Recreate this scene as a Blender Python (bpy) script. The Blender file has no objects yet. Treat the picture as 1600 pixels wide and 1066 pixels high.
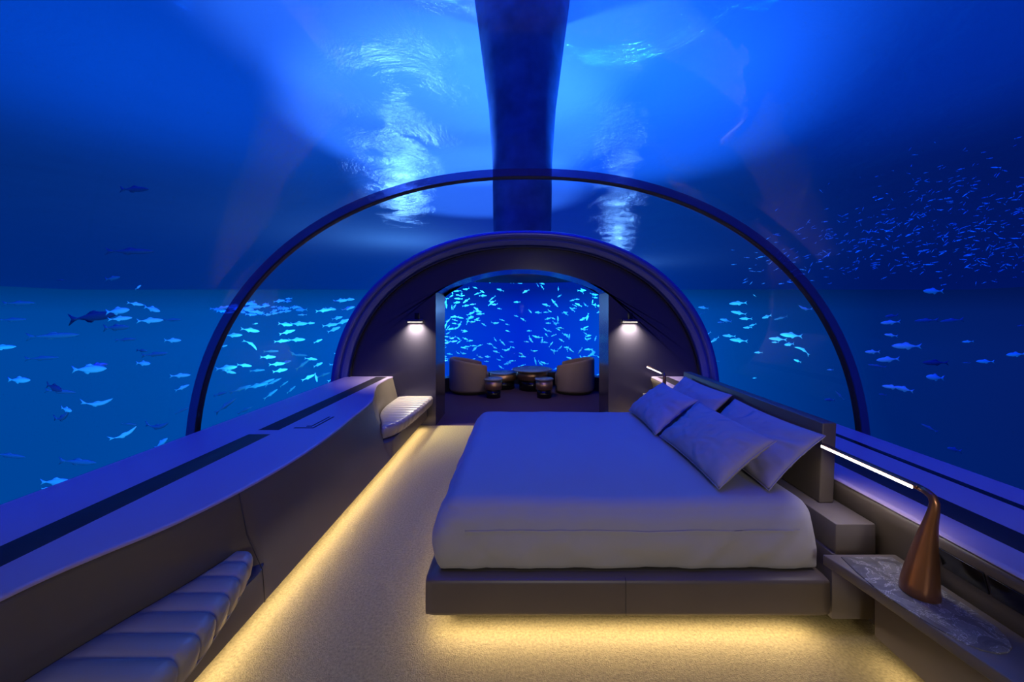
import bpy, bmesh, math, random
import numpy as np
from mathutils import Vector, Matrix, noise

S = bpy.context.scene
COL = S.collection
PI = math.pi
random.seed(11)

# ------------------------------------------------------------------ camera
F, VX, VY, HC = 600.0, 814.0, 487.0, 1.74        # focal length in px, vanishing point, eye height
cd = bpy.data.cameras.new('camera')
cd.sensor_width = 36.0
cd.lens = F * 36.0 / 1600.0
cd.shift_x = (800.0 - VX) / 1600.0
cd.shift_y = (VY - 533.0) / 1600.0
cd.clip_start, cd.clip_end = 0.05, 600
cam = bpy.data.objects.new('camera', cd)
cam.location = (0, 0, HC)
cam.rotation_euler = (PI / 2, 0, 0)
COL.objects.link(cam)
S.camera = cam

# ------------------------------------------------------------------ exposure
S.view_settings.view_transform = 'Standard'
S.view_settings.look = 'None'
S.view_settings.exposure = 0.0
S.view_settings.gamma = 1.0
S.view_settings.use_curve_mapping = False
S.cycles.use_denoising = True
S.cycles.transparent_max_bounces = 24
S.cycles.max_bounces = 8
S.cycles.sample_clamp_indirect = 6.0

# ------------------------------------------------------------------ world: the open water all round, brightest below the horizon
world = bpy.data.worlds.new('deep_water')
S.world = world
world.use_nodes = True
wt = world.node_tree
wt.nodes.clear()
wo = wt.nodes.new('ShaderNodeOutputWorld')
wb = wt.nodes.new('ShaderNodeBackground')
tc = wt.nodes.new('ShaderNodeTexCoord')
sx = wt.nodes.new('ShaderNodeSeparateXYZ')
wt.links.new(tc.outputs['Generated'], sx.inputs[0])


def ramp(tree, src, stops, lo, hi):
    mr = tree.nodes.new('ShaderNodeMapRange')
    mr.inputs['From Min'].default_value = lo
    mr.inputs['From Max'].default_value = hi
    tree.links.new(src, mr.inputs['Value'])
    r = tree.nodes.new('ShaderNodeValToRGB')
    els = r.color_ramp.elements
    while len(els) < len(stops):
        els.new(0.5)
    for e, (p, c) in zip(els, stops):
        e.position = (p - lo) / (hi - lo)
        e.color = (*c, 1)
    tree.links.new(mr.outputs[0], r.inputs[0])
    return r.outputs['Color']


side = ramp(wt, sx.outputs['X'], [(-1.0, (0.0, 0.06, 0.33)), (-0.75, (0.0, 0.068, 0.37)), (-0.5, (0.0, 0.085, 0.48)), (-0.3, (0.0, 0.10, 0.60)), (-0.16, (0.0, 0.045, 0.66)),
                                  (0.0, (0.0, 0.025, 0.66)), (0.16, (0.0, 0.05, 0.68)), (0.3, (0.0, 0.10, 0.56)), (0.5, (0.0, 0.052, 0.33)), (0.68, (0.0, 0.017, 0.17)), (1.0, (0.003, 0.006, 0.10))], -1, 1)
rise = ramp(wt, sx.outputs['Z'], [(-1.0, (0.3,) * 3), (-0.5, (0.8,) * 3), (-0.2, (0.9,) * 3), (-0.06, (0.98,) * 3), (0.0, (0.88,) * 3), (0.055, (0.42,) * 3), (0.2, (0.4,) * 3), (1.0, (0.6,) * 3)], -1, 1)
mx = wt.nodes.new('ShaderNodeMix')
mx.data_type = 'RGBA'
mx.blend_type = 'MULTIPLY'
mx.inputs['Factor'].default_value = 1.0
wt.links.new(side, mx.inputs['A'])
wt.links.new(rise, mx.inputs['B'])
behind = ramp(wt, sx.outputs['Y'], [(-1.0, (0.1, 0.1, 0.6)), (0.0, (0.2, 0.25, 0.75)), (0.42, (1.0,) * 3), (1.0, (1.0,) * 3)], -1, 1)
mx2 = wt.nodes.new('ShaderNodeMix')
mx2.data_type = 'RGBA'
mx2.blend_type = 'MULTIPLY'
mx2.inputs['Factor'].default_value = 1.0
wt.links.new(mx.outputs['Result'], mx2.inputs['A'])
wt.links.new(behind, mx2.inputs['B'])
wt.links.new(mx2.outputs['Result'], wb.inputs['Color'])
wb.inputs['Strength'].default_value = 1.0
wt.links.new(wb.outputs[0], wo.inputs[0])


# ------------------------------------------------------------------ lights
def light(name, kind, loc, energy, color, aim=None, **kw):
    d = bpy.data.lights.new(name, kind)
    d.energy = energy
    d.color = color
    for k, v in kw.items():
        setattr(d, k, v)
    o = bpy.data.objects.new(name, d)
    o.location = loc
    if aim is not None:
        o.rotation_euler = (Vector(aim) - Vector(loc)).to_track_quat('-Z', 'Y').to_euler()
    COL.objects.link(o)
    return o


WARM = (1.0, 0.80, 0.62)
NEUT = (1.0, 0.90, 0.78)
# dusk light sinking through the surface
light('dusk_sun', 'SUN', (0, -8.6, 20), 11.5, (0.002, 0.01, 1.0), aim=(2.0, 2.4, 0), angle=math.radians(60))
# underwater floods fixed along the outside foot of the tunnel
light('flood_light', 'SPOT', (-3.5, -0.5, 0.0), 1300, (0.02, 0.40, 1.0), aim=(-8.0, 6.5, 1.0), spot_size=math.radians(70), spot_blend=0.6, shadow_soft_size=0.15)
light('flood_light', 'SPOT', (-3.4, 4.6, 0.0), 1500, (0.05, 0.60, 1.0), aim=(-4.6, 10.5, 1.5), spot_size=math.radians(60), spot_blend=0.6, shadow_soft_size=0.15)
light('flood_light', 'SPOT', (3.5, -0.5, 0.0), 380, (0.02, 0.30, 1.0), aim=(8.0, 6.5, 2.0), spot_size=math.radians(80), spot_blend=0.6, shadow_soft_size=0.15)
light('flood_light', 'SPOT', (3.4, 4.6, 0.0), 900, (0.04, 0.58, 1.0), aim=(4.6, 10.5, 1.5), spot_size=math.radians(60), spot_blend=0.6, shadow_soft_size=0.15)
# floods on the roof of the far lounge, throwing light up on the surface
light('roof_flood', 'SPOT', (-1.7, 9.7, 3.2), 4800, (0.08, 0.26, 1.0), aim=(-1.8, 9.6, 8.0), spot_size=math.radians(100), spot_blend=0.35, shadow_soft_size=0.15)
light('roof_flood', 'SPOT', (2.1, 9.7, 3.2), 4300, (0.02, 0.18, 1.0), aim=(2.2, 9.6, 8.0), spot_size=math.radians(118), spot_blend=0.6, shadow_soft_size=0.15)
# stronger ones on the sea bed behind the lounge
for fx, fy, fz, fe, fa, fb, fc in ((-2.4, 15.0, -4.0, 24000, 56, 0.45, (0.08, 0.26, 1.0)), (-2.6, 22.0, -6.0, 22000, 52, 0.5, (0.08, 0.26, 1.0)), (4.0, 15.0, -4.0, 18000, 66, 0.8, (0.02, 0.18, 1.0))):
    light('reef_flood', 'SPOT', (fx, fy, fz), fe, fc, aim=(fx, fy - 0.1, 8.0), spot_size=math.radians(fa), spot_blend=fb, shadow_soft_size=0.2)
# unseen floods added out at the sides to widen the surface glow
light('surface_fill', 'SPOT', (-10.5, 10.5, -1.0), 5200, (0.0, 0.12, 1.0), aim=(-10.5, 10.2, 8.0), spot_size=math.radians(125), spot_blend=0.9, shadow_soft_size=0.3)
light('surface_fill', 'SPOT', (9.0, 10.5, -1.0), 3600, (0.0, 0.09, 1.0), aim=(9.0, 10.2, 8.0), spot_size=math.radians(125), spot_blend=0.9, shadow_soft_size=0.3)
# floods over the lounge window
light('window_flood', 'SPOT', (-2.1, 9.3, 2.9), 700, (0.05, 0.62, 1.0), aim=(-1.3, 12.2, 1.6), spot_size=math.radians(100), spot_blend=0.8, shadow_soft_size=0.15)
light('window_flood', 'SPOT', (2.2, 9.3, 2.9), 700, (0.05, 0.62, 1.0), aim=(1.3, 12.2, 1.6), spot_size=math.radians(100), spot_blend=0.8, shadow_soft_size=0.15)
# far floods whose glitter shows in the ripples
light('reef_flood', 'POINT', (-11.5, 37.0, 2.3), 2600, (0.22, 0.5, 1.0), shadow_soft_size=1.5)
light('reef_flood', 'POINT', (13.9, 55.0, 2.3), 1500, (0.22, 0.5, 1.0), shadow_soft_size=1.0)


# warm LED strips in the shadow gaps
def strip(name, loc, lx, ly, energy, aim):
    o = light(name, 'AREA', loc, energy, WARM, aim=None, shape='RECTANGLE', size=lx, size_y=ly)
    o.rotation_euler = aim
    return o


strip('gap_strip', (-1.475, 2.0, 0.11), 0.03, 7.4, 22, (0, -0.6, 0))
strip('gap_strip', (1.81, 0.4, 0.11), 0.03, 3.0, 5, (0, 0.6, 0))
strip('bed_strip', (0.56, 2.09, 0.118), 2.0, 0.03, 7.5, (-0.75, 0, 0))
strip('bed_strip', (-0.42, 3.05, 0.115), 0.03, 1.9, 3.5, (0, 1.0, 0))
strip('bed_strip', (0.56, 4.05, 0.115), 2.0, 0.03, 4, (1.0, 0, 0))
strip('gap_strip', (1.98, 5.0, 0.105), 0.03, 1.6, 6, (0, 1.0, 0))
# added fill below the lounge ceiling, to bring out the chairs and tables
light('lounge_fill', 'AREA', (0.06, 6.75, 2.42), 24, (1.0, 0.8, 0.62), aim=(0.06, 8.2, 0.2), shape='DISK', size=0.15)
# added fill behind the camera, standing in for unseen room light
light('rear_fill', 'AREA', (0.5, -2.3, 1.95), 46, (1.0, 0.95, 0.88), aim=(0.6, 2.2, 0.4), shape='DISK', size=0.6)


# ------------------------------------------------------------------ materials
def new_mat(name):
    m = bpy.data.materials.new(name)
    m.use_nodes = True
    nt = m.node_tree
    return m, nt, nt.nodes['Principled BSDF']


def pmat(name, col, rough=0.5, metal=0.0, spec=0.5, bump=None, var=None, sheen=0.0):
    m, nt, b = new_mat(name)
    b.inputs['Base Color'].default_value = (*col, 1)
    b.inputs['Roughness'].default_value = rough
    b.inputs['Metallic'].default_value = metal
    b.inputs['Specular IOR Level'].default_value = spec
    b.inputs['Sheen Weight'].default_value = sheen
    if bump or var:
        co = nt.nodes.new('ShaderNodeTexCoord')
    if bump:
        sc, st, di = bump
        n = nt.nodes.new('ShaderNodeTexNoise')
        n.inputs['Scale'].default_value = sc
        n.inputs['Detail'].default_value = 4
        nt.links.new(co.outputs['Object'], n.inputs['Vector'])
        bp = nt.nodes.new('ShaderNodeBump')
        bp.inputs['Strength'].default_value = st
        bp.inputs['Distance'].default_value = di
        nt.links.new(n.outputs['Fac'], bp.inputs['Height'])
        nt.links.new(bp.outputs[0], b.inputs['Normal'])
    if var:
        sc, amt = var
        n2 = nt.nodes.new('ShaderNodeTexNoise')
        n2.inputs['Scale'].default_value = sc
        n2.inputs['Detail'].default_value = 6
        nt.links.new(co.outputs['Object'], n2.inputs['Vector'])
        r = nt.nodes.new('ShaderNodeValToRGB')
        r.color_ramp.elements[0].position = 0.3
        r.color_ramp.elements[1].position = 0.7
        r.color_ramp.elements[0].color = (*[c * (1 - amt) for c in col], 1)
        r.color_ramp.elements[1].color = (*[min(1, c * (1 + amt)) for c in col], 1)
        nt.links.new(n2.outputs['Fac'], r.inputs[0])
        nt.links.new(r.outputs[0], b.inputs['Base Color'])
    return m


def emat(name, col, strength):
    m, nt, b = new_mat(name)
    b.inputs['Base Color'].default_value = (*col, 1)
    b.inputs['Emission Color'].default_value = (*col, 1)
    b.inputs['Emission Strength'].default_value = strength
    return m


def glass_mat(name, refl=0.5):
    m, nt, b = new_mat(name)
    nt.nodes.remove(b)
    out = nt.nodes['Material Output']
    tr = nt.nodes.new('ShaderNodeBsdfTransparent')
    tr.inputs['Color'].default_value = (0.97, 0.985, 1.0, 1)
    gl = nt.nodes.new('ShaderNodeBsdfGlossy')
    gl.inputs['Roughness'].default_value = 0.02
    fr = nt.nodes.new('ShaderNodeFresnel')
    fr.inputs['IOR'].default_value = 1.3
    mu = nt.nodes.new('ShaderNodeMath')
    mu.operation = 'MULTIPLY'
    mu.inputs[1].default_value = refl
    nt.links.new(fr.outputs[0], mu.inputs[0])
    mi = nt.nodes.new('ShaderNodeMixShader')
    nt.links.new(mu.outputs[0], mi.inputs[0])
    nt.links.new(tr.outputs[0], mi.inputs[1])
    nt.links.new(gl.outputs[0], mi.inputs[2])
    nt.links.new(mi.outputs[0], out.inputs['Surface'])
    return m


def water_mat():
    m, nt, b = new_mat('rippled_water')
    nt.nodes.remove(b)
    out = nt.nodes['Material Output']
    co = nt.nodes.new('ShaderNodeTexCoord')
    n1 = nt.nodes.new('ShaderNodeTexNoise')
    n1.inputs['Scale'].default_value = 0.5
    n1.inputs['Detail'].default_value = 8
    n1.inputs['Roughness'].default_value = 0.62
    n1.inputs['Distortion'].default_value = 0.6
    nt.links.new(co.outputs['Object'], n1.inputs['Vector'])
    bp = nt.nodes.new('ShaderNodeBump')
    bp.inputs['Strength'].default_value = 0.35
    bp.inputs['Distance'].default_value = 0.45
    nt.links.new(n1.outputs['Fac'], bp.inputs['Height'])
    di = nt.nodes.new('ShaderNodeBsdfDiffuse')
    di.inputs['Color'].default_value = (0.25, 0.4, 0.55, 1)
    gl = nt.nodes.new('ShaderNodeBsdfGlossy')
    gl.inputs['Roughness'].default_value = 0.09
    gl.inputs['Color'].default_value = (0.7, 0.85, 1.0, 1)
    nt.links.new(bp.outputs[0], gl.inputs['Normal'])
    tr = nt.nodes.new('ShaderNodeBsdfTransparent')
    tr.inputs['Color'].default_value = (0.2, 0.4, 1.0, 1)
    m1 = nt.nodes.new('ShaderNodeMixShader')
    m1.inputs[0].default_value = 0.40
    nt.links.new(di.outputs[0], m1.inputs[1])
    nt.links.new(gl.outputs[0], m1.inputs[2])
    m2 = nt.nodes.new('ShaderNodeMixShader')
    m2.inputs[0].default_value = 0.25
    nt.links.new(m1.outputs[0], m2.inputs[1])
    nt.links.new(tr.outputs[0], m2.inputs[2])
    nt.links.new(m2.outputs[0], out.inputs['Surface'])
    return m


def joint_mat():
    """smoky acrylic joint"""
    m, nt, b = new_mat('smoky_acrylic')
    b.inputs['Base Color'].default_value = (0.03, 0.04, 0.16, 1)
    b.inputs['Roughness'].default_value = 0.25
    out = nt.nodes['Material Output']
    tr = nt.nodes.new('ShaderNodeBsdfTransparent')
    tr.inputs['Color'].default_value = (0.45, 0.5, 0.85, 1)
    mi = nt.nodes.new('ShaderNodeMixShader')
    mi.inputs[0].default_value = 0.55
    nt.links.new(b.outputs[0], mi.inputs[1])
    nt.links.new(tr.outputs[0], mi.inputs[2])
    nt.links.new(mi.outputs[0], out.inputs['Surface'])
    return m


def marble_mat():
    m, nt, b = new_mat('veined_marble')
    b.inputs['Roughness'].default_value = 0.3
    b.inputs['Specular IOR Level'].default_value = 0.25
    co = nt.nodes.new('ShaderNodeTexCoord')
    n0 = nt.nodes.new('ShaderNodeTexNoise')
    n0.inputs['Scale'].default_value = 11
    n0.inputs['Detail'].default_value = 8
    n0.inputs['Roughness'].default_value = 0.65
    n0.inputs['Distortion'].default_value = 1.2
    nt.links.new(co.outputs['Object'], n0.inputs['Vector'])
    r = nt.nodes.new('ShaderNodeValToRGB')
    e = r.color_ramp.elements
    e[0].position, e[0].color = 0.0, (0.10, 0.095, 0.10, 1)
    e[1].position, e[1].color = 1.0, (0.12, 0.115, 0.12, 1)
    for p, c in ((0.35, (0.07, 0.066, 0.068, 1)), (0.487, (0.10, 0.096, 0.098, 1)), (0.5, (0.42, 0.41, 0.40, 1)), (0.513, (0.10, 0.096, 0.098, 1)), (0.60, (0.14, 0.135, 0.135, 1)), (0.66, (0.08, 0.076, 0.078, 1))):
        x = e.new(p)
        x.color = c
    nt.links.new(n0.outputs['Fac'], r.inputs[0])
    nt.links.new(r.outputs[0], b.inputs['Base Color'])
    return m


M = {
    'carpet': pmat('wool_carpet', (0.36, 0.29, 0.125), 0.95, 0, 0.0, bump=(150, 0.9, 0.010), var=(70, 0.22)),
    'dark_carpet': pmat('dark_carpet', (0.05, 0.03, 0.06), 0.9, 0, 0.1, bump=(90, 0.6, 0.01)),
    'lacquer': pmat('dark_lacquer', (0.033, 0.029, 0.046), 0.2, 0, 0.5),
    'leather': pmat('taupe_leather', (0.095, 0.075, 0.06), 0.42, 0, 0.45, bump=(220, 0.12, 0.002), var=(3, 0.06)),
    'bench_leather': pmat('bench_leather', (0.28, 0.235, 0.20), 0.33, 0, 0.5, bump=(160, 0.1, 0.002)),
    'top': pmat('console_top', (0.31, 0.235, 0.34), 0.3, 0, 0.4),
    'inlay': pmat('dark_inlay', (0.02, 0.015, 0.02), 0.6, 0, 0.2),
    'black': pmat('black_gloss', (0.006, 0.006, 0.007), 0.18),
    'seam': pmat('dark_seam', (0.03, 0.025, 0.025), 0.7),
    'rib': joint_mat(),
    'ring': pmat('ring_metal', (0.05, 0.07, 0.30), 0.3, 0.2),
    'gasket': pmat('black_gasket', (0.008, 0.008, 0.01), 0.6),
    'linen': pmat('grey_linen', (0.33, 0.315, 0.32), 0.85, 0, 0.2, bump=(300, 0.15, 0.002), sheen=0.1),
    'pillow': pmat('pillow_linen', (0.32, 0.29, 0.32), 0.85, 0, 0.2, bump=(320, 0.15, 0.002), sheen=0.1),
    'wood': pmat('taupe_veneer', (0.11, 0.092, 0.082), 0.45, 0, 0.4, var=(5, 0.08)),
    'marble': marble_mat(),
    'bronze': pmat('brushed_bronze', (0.34, 0.15, 0.075), 0.33, 0.85, bump=(60, 0.05, 0.002)),
    'glass': glass_mat('clear_acrylic', 0.022),
    'water': water_mat(),
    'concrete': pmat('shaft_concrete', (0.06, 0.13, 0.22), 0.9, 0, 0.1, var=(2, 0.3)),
    'chair': pmat('chair_fabric', (0.20, 0.15, 0.13), 0.7, 0, 0.3, bump=(120, 0.2, 0.003)),
    'copper': pmat('copper_band', (0.50, 0.30, 0.16), 0.35, 0.8),
    'table': pmat('table_top', (0.12, 0.13, 0.16), 0.25, 0, 0.6),
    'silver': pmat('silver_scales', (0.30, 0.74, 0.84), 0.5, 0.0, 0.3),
    'slate': pmat('shaded_scales', (0.06, 0.22, 0.34), 0.5, 0.0, 0.3),  # darker copy of the silver scales, weak light put into the colour
    'dusky': pmat('silhouette_scales', (0.03, 0.06, 0.16), 0.6),  # darkest copy, for fish in silhouette; shade put into the colour
    'led': emat('white_diffuser', (1.0, 0.95, 0.9), 4.0),
    'sconce_led': emat('warm_diffuser', (1.0, 0.86, 0.66), 6.0),
}


# ------------------------------------------------------------------ builders
def mesh(name, verts, faces, mat, parent=None, smooth=False, loc=(0, 0, 0)):
    me = bpy.data.meshes.new(name)
    me.from_pydata([tuple(v) for v in verts], [], faces)
    bm = bmesh.new()
    bm.from_mesh(me)
    bmesh.ops.recalc_face_normals(bm, faces=bm.faces)
    bm.to_mesh(me)
    bm.free()
    if smooth:
        me.polygons.foreach_set('use_smooth', [True] * len(me.polygons))
    o = bpy.data.objects.new(name, me)
    if mat is not None:
        me.materials.append(M[mat])
    COL.objects.link(o)
    o.location = loc
    if parent is not None:
        o.parent = parent
    return o


def bevel(o, w, seg=3, ang=35):
    md = o.modifiers.new('edge', 'BEVEL')
    md.width = w
    md.segments = seg
    md.limit_method = 'ANGLE'
    md.angle_limit = math.radians(ang)
    for p in o.data.polygons:
        p.use_smooth = True
    md.harden_normals = False
    return o


def tag(o, label, cat, group=None, kind=None):
    if label:
        o['label'] = label
    if cat:
        o['category'] = cat
    if group:
        o['group'] = group
    if kind:
        o['kind'] = kind
    return o


def root(name, loc, label, cat, group=None):
    o = bpy.data.objects.new(name, None)
    o.location = loc
    o.empty_display_size = 0.1
    COL.objects.link(o)
    return tag(o, label, cat, group)


def child(o, r):
    """parent keeping the mesh where it was built (world coordinates)"""
    o.parent = r
    o.location = Vector(o.location) - Vector(r.location)
    return o


def struct(o):
    o['kind'] = 'structure'
    return o


def box(name, x0, x1, y0, y1, z0, z1, mat, bev=0.0, seg=2):
    v = [(x, y, z) for x in (x0, x1) for y in (y0, y1) for z in (z0, z1)]
    f = [(0, 1, 3, 2), (4, 6, 7, 5), (0, 4, 5, 1), (2, 3, 7, 6), (0, 2, 6, 4), (1, 5, 7, 3)]
    o = mesh(name, v, f, mat)
    if bev:
        bevel(o, bev, seg)
    return o


def prism(name, poly, z0, z1, mat, bev=0.0, seg=2):
    """polygon in XY swept between two heights"""
    n = len(poly)
    v = [(x, y, z0) for x, y in poly] + [(x, y, z1) for x, y in poly]
    f = [tuple(range(n - 1, -1, -1)), tuple(range(n, 2 * n))] + [(i, (i + 1) % n, n + (i + 1) % n, n + i) for i in range(n)]
    o = mesh(name, v, f, mat)
    if bev:
        bevel(o, bev, seg)
    return o


def loft(name, rings, mat, closed=True, caps=True, smooth=True):
    """rings: list of equally long point lists"""
    n = len(rings[0])
    v = [p for r in rings for p in r]
    f = []
    for i in range(len(rings) - 1):
        for j in range(n if closed else n - 1):
            k = (j + 1) % n
            f.append((i * n + j, i * n + k, (i + 1) * n + k, (i + 1) * n + j))
    if caps and closed:
        f.append(tuple(range(n - 1, -1, -1)))
        f.append(tuple((len(rings) - 1) * n + j for j in range(n)))
    return mesh(name, v, f, mat, smooth=smooth)


def tube(name, pts, rad, mat, n=20):
    """round tube of changing radius along points"""
    pts = [Vector(p) for p in pts]
    rings = []
    for i, p in enumerate(pts):
        a, b = pts[max(0, i - 1)], pts[min(len(pts) - 1, i + 1)]
        t = (b - a).normalized()
        u = t.cross(Vector((1, 0, 0)))
        if u.length < 0.1:
            u = t.cross(Vector((0, 1, 0)))
        u.normalize()
        w = t.cross(u)
        r = rad[i] if hasattr(rad, '__len__') else rad
        rings.append([p + (u * math.cos(2 * PI * k / n) + w * math.sin(2 * PI * k / n)) * r for k in range(n)])
    return loft(name, rings, mat)


def lathe(name, cx, cy, prof, mat, n=48):
    rings = [[(cx + r * math.cos(2 * PI * k / n), cy + r * math.sin(2 * PI * k / n), z) for k in range(n)] for r, z in prof]
    o = loft(name, rings, mat)
    return o


def rounded_box(name, x0, x1, y0, y1, z0, z1, r, mat, n=24, fn=None, rb=None):
    """box with soft edges, dense enough to be shaped by fn(Vector)"""
    c = Vector(((x0 + x1) / 2, (y0 + y1) / 2, (z0 + z1) / 2))
    h = Vector(((x1 - x0) / 2, (y1 - y0) / 2, (z1 - z0) / 2))
    bm = bmesh.new()
    bmesh.ops.create_cube(bm, size=2.0)
    bmesh.ops.subdivide_edges(bm, edges=bm.edges[:], cuts=n, use_grid_fill=True)
    for vtx in bm.verts:
        q = Vector(vtx.co)
        p = Vector()
        # spread the grid so that edges get rows of their own
        for i in range(3):
            s = q[i]
            p[i] = h[i] * math.copysign(abs(s) ** 0.8, s)
        rr = r if rb is None else rb + (r - rb) * min(1, max(0, (p.z + h.z) / (1.4 * h.z)))
        inner = Vector([max(-(h[i] - rr), min(h[i] - rr, p[i])) for i in range(3)])
        d = p - inner
        if d.length > 1e-9:
            m_ = max(abs(x) for x in d)
            d = d.normalized() * m_ if m_ > 0 else d
        w = c + inner + d
        if fn:
            w = fn(w)
        vtx.co = w
    me = bpy.data.meshes.new(name)
    bm.to_mesh(me)
    bm.free()
    me.polygons.foreach_set('use_smooth', [True] * len(me.polygons))
    me.materials.append(M[mat])
    o = bpy.data.objects.new(name, me)
    COL.objects.link(o)
    return o


def curve_at(keys):
    """smooth interpolation through (y, value) keys"""
    ys = np.array([k[0] for k in keys], float)
    vs = np.array([k[1] for k in keys], float)
    d = np.gradient(vs, ys)

    def f(y):
        y = min(max(y, ys[0]), ys[-1])
        i = int(min(np.searchsorted(ys, y, side='right') - 1, len(ys) - 2))
        i = max(i, 0)
        h = ys[i + 1] - ys[i]
        t = (y - ys[i]) / h
        return float((2 * t ** 3 - 3 * t ** 2 + 1) * vs[i] + (t ** 3 - 2 * t ** 2 + t) * h * d[i] + (-2 * t ** 3 + 3 * t ** 2) * vs[i + 1] + (t ** 3 - t ** 2) * h * d[i + 1])
    return f


# ------------------------------------------------------------------ the tunnel's section
CX, ZC, EN = 0.06, 0.40, 2.2


def section(d, n=72, z0=0.0):
    """points of the arch, d inside its outer line, from foot to foot"""
    a, b = 2.90 - d, 2.543 - d
    pts = [(CX + a, z0)]
    for i in range(n + 1):
        t = PI * i / n
        c, s = math.cos(t), math.sin(t)
        pts.append((CX + a * math.copysign(abs(c) ** (2 / EN), c), ZC + b * abs(s) ** (2 / EN)))
    pts.append((CX - a, z0))
    return pts


def arch_band(name, d0, d1, y0, y1, mat, z0=0.0, n=72):
    o_, i_ = section(d0, n, z0), section(d1, n, z0)
    rings = [[(ox, y0, oz), (ox, y1, oz), (ix, y1, iz), (ix, y0, iz)] for (ox, oz), (ix, iz) in zip(o_, i_)]
    return loft(name, rings, mat, smooth=False)


def shade_smooth(o, ang=40):
    me = o.data
    me.polygons.foreach_set('use_smooth', [True] * len(me.polygons))
    bm = bmesh.new()
    bm.from_mesh(me)
    for e in bm.edges:
        if len(e.link_faces) == 2 and e.calc_face_angle(0) > math.radians(ang):
            e.smooth = False
    bm.to_mesh(me)
    bm.free()
    return o


# setting ---------------------------------------------------------------
struct(box('floor', -2.75, 2.87, -2.6, 5.86, -0.12, 0.0, 'carpet'))
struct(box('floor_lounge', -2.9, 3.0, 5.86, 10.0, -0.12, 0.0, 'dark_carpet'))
struct(shade_smooth(arch_band('ceiling_shade', -0.06, 0.0, -2.6, 1.05, 'wood')))  # unseen opaque vault, added to shade the near end from the sun
w = arch_band('window_1', -0.06, -0.015, 1.05, 3.275, 'glass')
shade_smooth(struct(w))
w = arch_band('window_2', -0.06, -0.015, 3.285, 5.86, 'glass')
shade_smooth(struct(w))
rib = struct(shade_smooth(arch_band('trim_1', -0.01, 0.052, 3.25, 3.31, 'rib')))
g = shade_smooth(arch_band('gasket', 0.052, 0.064, 3.262, 3.31, 'gasket'))
g.parent = rib
def arch_profile(name, prof, mat, n=72):
    secs = [section(d, n) for d, y in prof]
    return loft(name, [[(secs[k][i][0], prof[k][1], secs[k][i][1]) for k in range(len(prof))] for i in range(n + 3)], mat)


ring = struct(arch_profile('trim_2', [(-0.01, 5.86), (-0.012, 5.74), (0.0, 5.705), (0.03, 5.69), (0.065, 5.695), (0.09, 5.715), (0.10, 5.75), (0.10, 5.86)], 'ring'))
g = shade_smooth(arch_profile('inner_band', [(0.10, 5.86), (0.10, 5.76), (0.13, 5.755), (0.19, 5.80), (0.215, 5.85), (0.215, 5.86)], 'ring'))
g.parent = ring
g = shade_smooth(arch_band('gasket', 0.215, 0.235, 5.80, 5.86, 'gasket'))
g.parent = ring

# far wall with its arched opening
OX0, OX1, OZS, OZA = -1.30, 1.335, 2.055, 2.385
inner = [(OX1, 0.0), (OX1, 1.0), (OX1, OZS - 0.02)]
for i in range(1, 24):
    t = i / 24
    inner.append((OX1 + (OX0 - OX1) * t, OZS + (OZA - OZS) * (1 - (2 * t - 1) ** 2)))
inner += [(OX0, OZS - 0.02), (OX0, 1.0), (OX0, 0.0)]
outer = section(0.225, n=len(inner) - 3)
Y0, Y1 = 5.86, 6.56
rings = [[(ox, Y0, oz), (ox, Y1, oz), (ix, Y1, iz), (ix, Y0, iz)] for (ox, oz), (ix, iz) in zip(outer, inner)]
wall = struct(loft('wall_far', rings, 'lacquer', smooth=False))
# a back wall behind the camera closes the tunnel
outer = section(0.0)
struct(mesh('wall_back', [(x, -2.6, z) for x, z in outer] + [(x, -2.72, z) for x, z in outer],
            [tuple(range(len(outer))), tuple(range(2 * len(outer) - 1, len(outer) - 1, -1))] + [(i, i + len(outer), (i + 1) % len(outer) + len(outer), (i + 1) % len(outer)) for i in range(len(outer))], 'wood'))

# far lounge: curved window, low sill, ceiling
LC, LR = (CX, 7.3), 2.05


def arc_wall(name, r0, r1, z0, z1, mat, a0=-8, a1=188, n=48):
    rings = []
    for i in range(n + 1):
        t = math.radians(a0 + (a1 - a0) * i / n)
        c, s = math.cos(t), math.sin(t)
        rings.append([(LC[0] + r0 * c, LC[1] + r0 * s, z0), (LC[0] + r1 * c, LC[1] + r1 * s, z0), (LC[0] + r1 * c, LC[1] + r1 * s, z1), (LC[0] + r0 * c, LC[1] + r0 * s, z1)])
    return shade_smooth(loft(name, rings, mat, smooth=False))


struct(arc_wall('window_3', LR, LR + 0.04, 0.30, 2.44, 'glass'))
struct(arc_wall('trim_3', LR - 0.10, LR + 0.10, 0.0, 0.30, 'lacquer'))
disc = [(LC[0] + (LR + 0.06) * math.cos(math.radians(a)), LC[1] + (LR + 0.06) * math.sin(math.radians(a))) for a in range(0, 181, 5)]
disc = disc + [(-1.8, 6.57), (1.92, 6.57)]
struct(prism('ceiling', disc, 2.44, 2.60, 'gasket'))

# the shaft that rises from the lounge roof to the surface
sh = root('service_shaft', (0.03, 8.5, 2.6), 'broad dark round shaft rising from the lounge roof to the water surface', 'shaft')
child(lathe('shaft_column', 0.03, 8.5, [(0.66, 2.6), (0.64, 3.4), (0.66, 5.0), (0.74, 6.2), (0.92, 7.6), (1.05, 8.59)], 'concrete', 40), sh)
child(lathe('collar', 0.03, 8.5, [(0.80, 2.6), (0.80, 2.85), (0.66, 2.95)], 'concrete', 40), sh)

# the water surface overhead
SZ = 8.6
ws = mesh('water_surface', [(-140, -60, SZ), (140, -60, SZ), (140, 120, SZ), (-140, 120, SZ)], [(0, 3, 2, 1)], 'water')
tag(ws, 'rippled underside of the sea surface seen through the glass tunnel', 'water', None, 'stuff')


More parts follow.
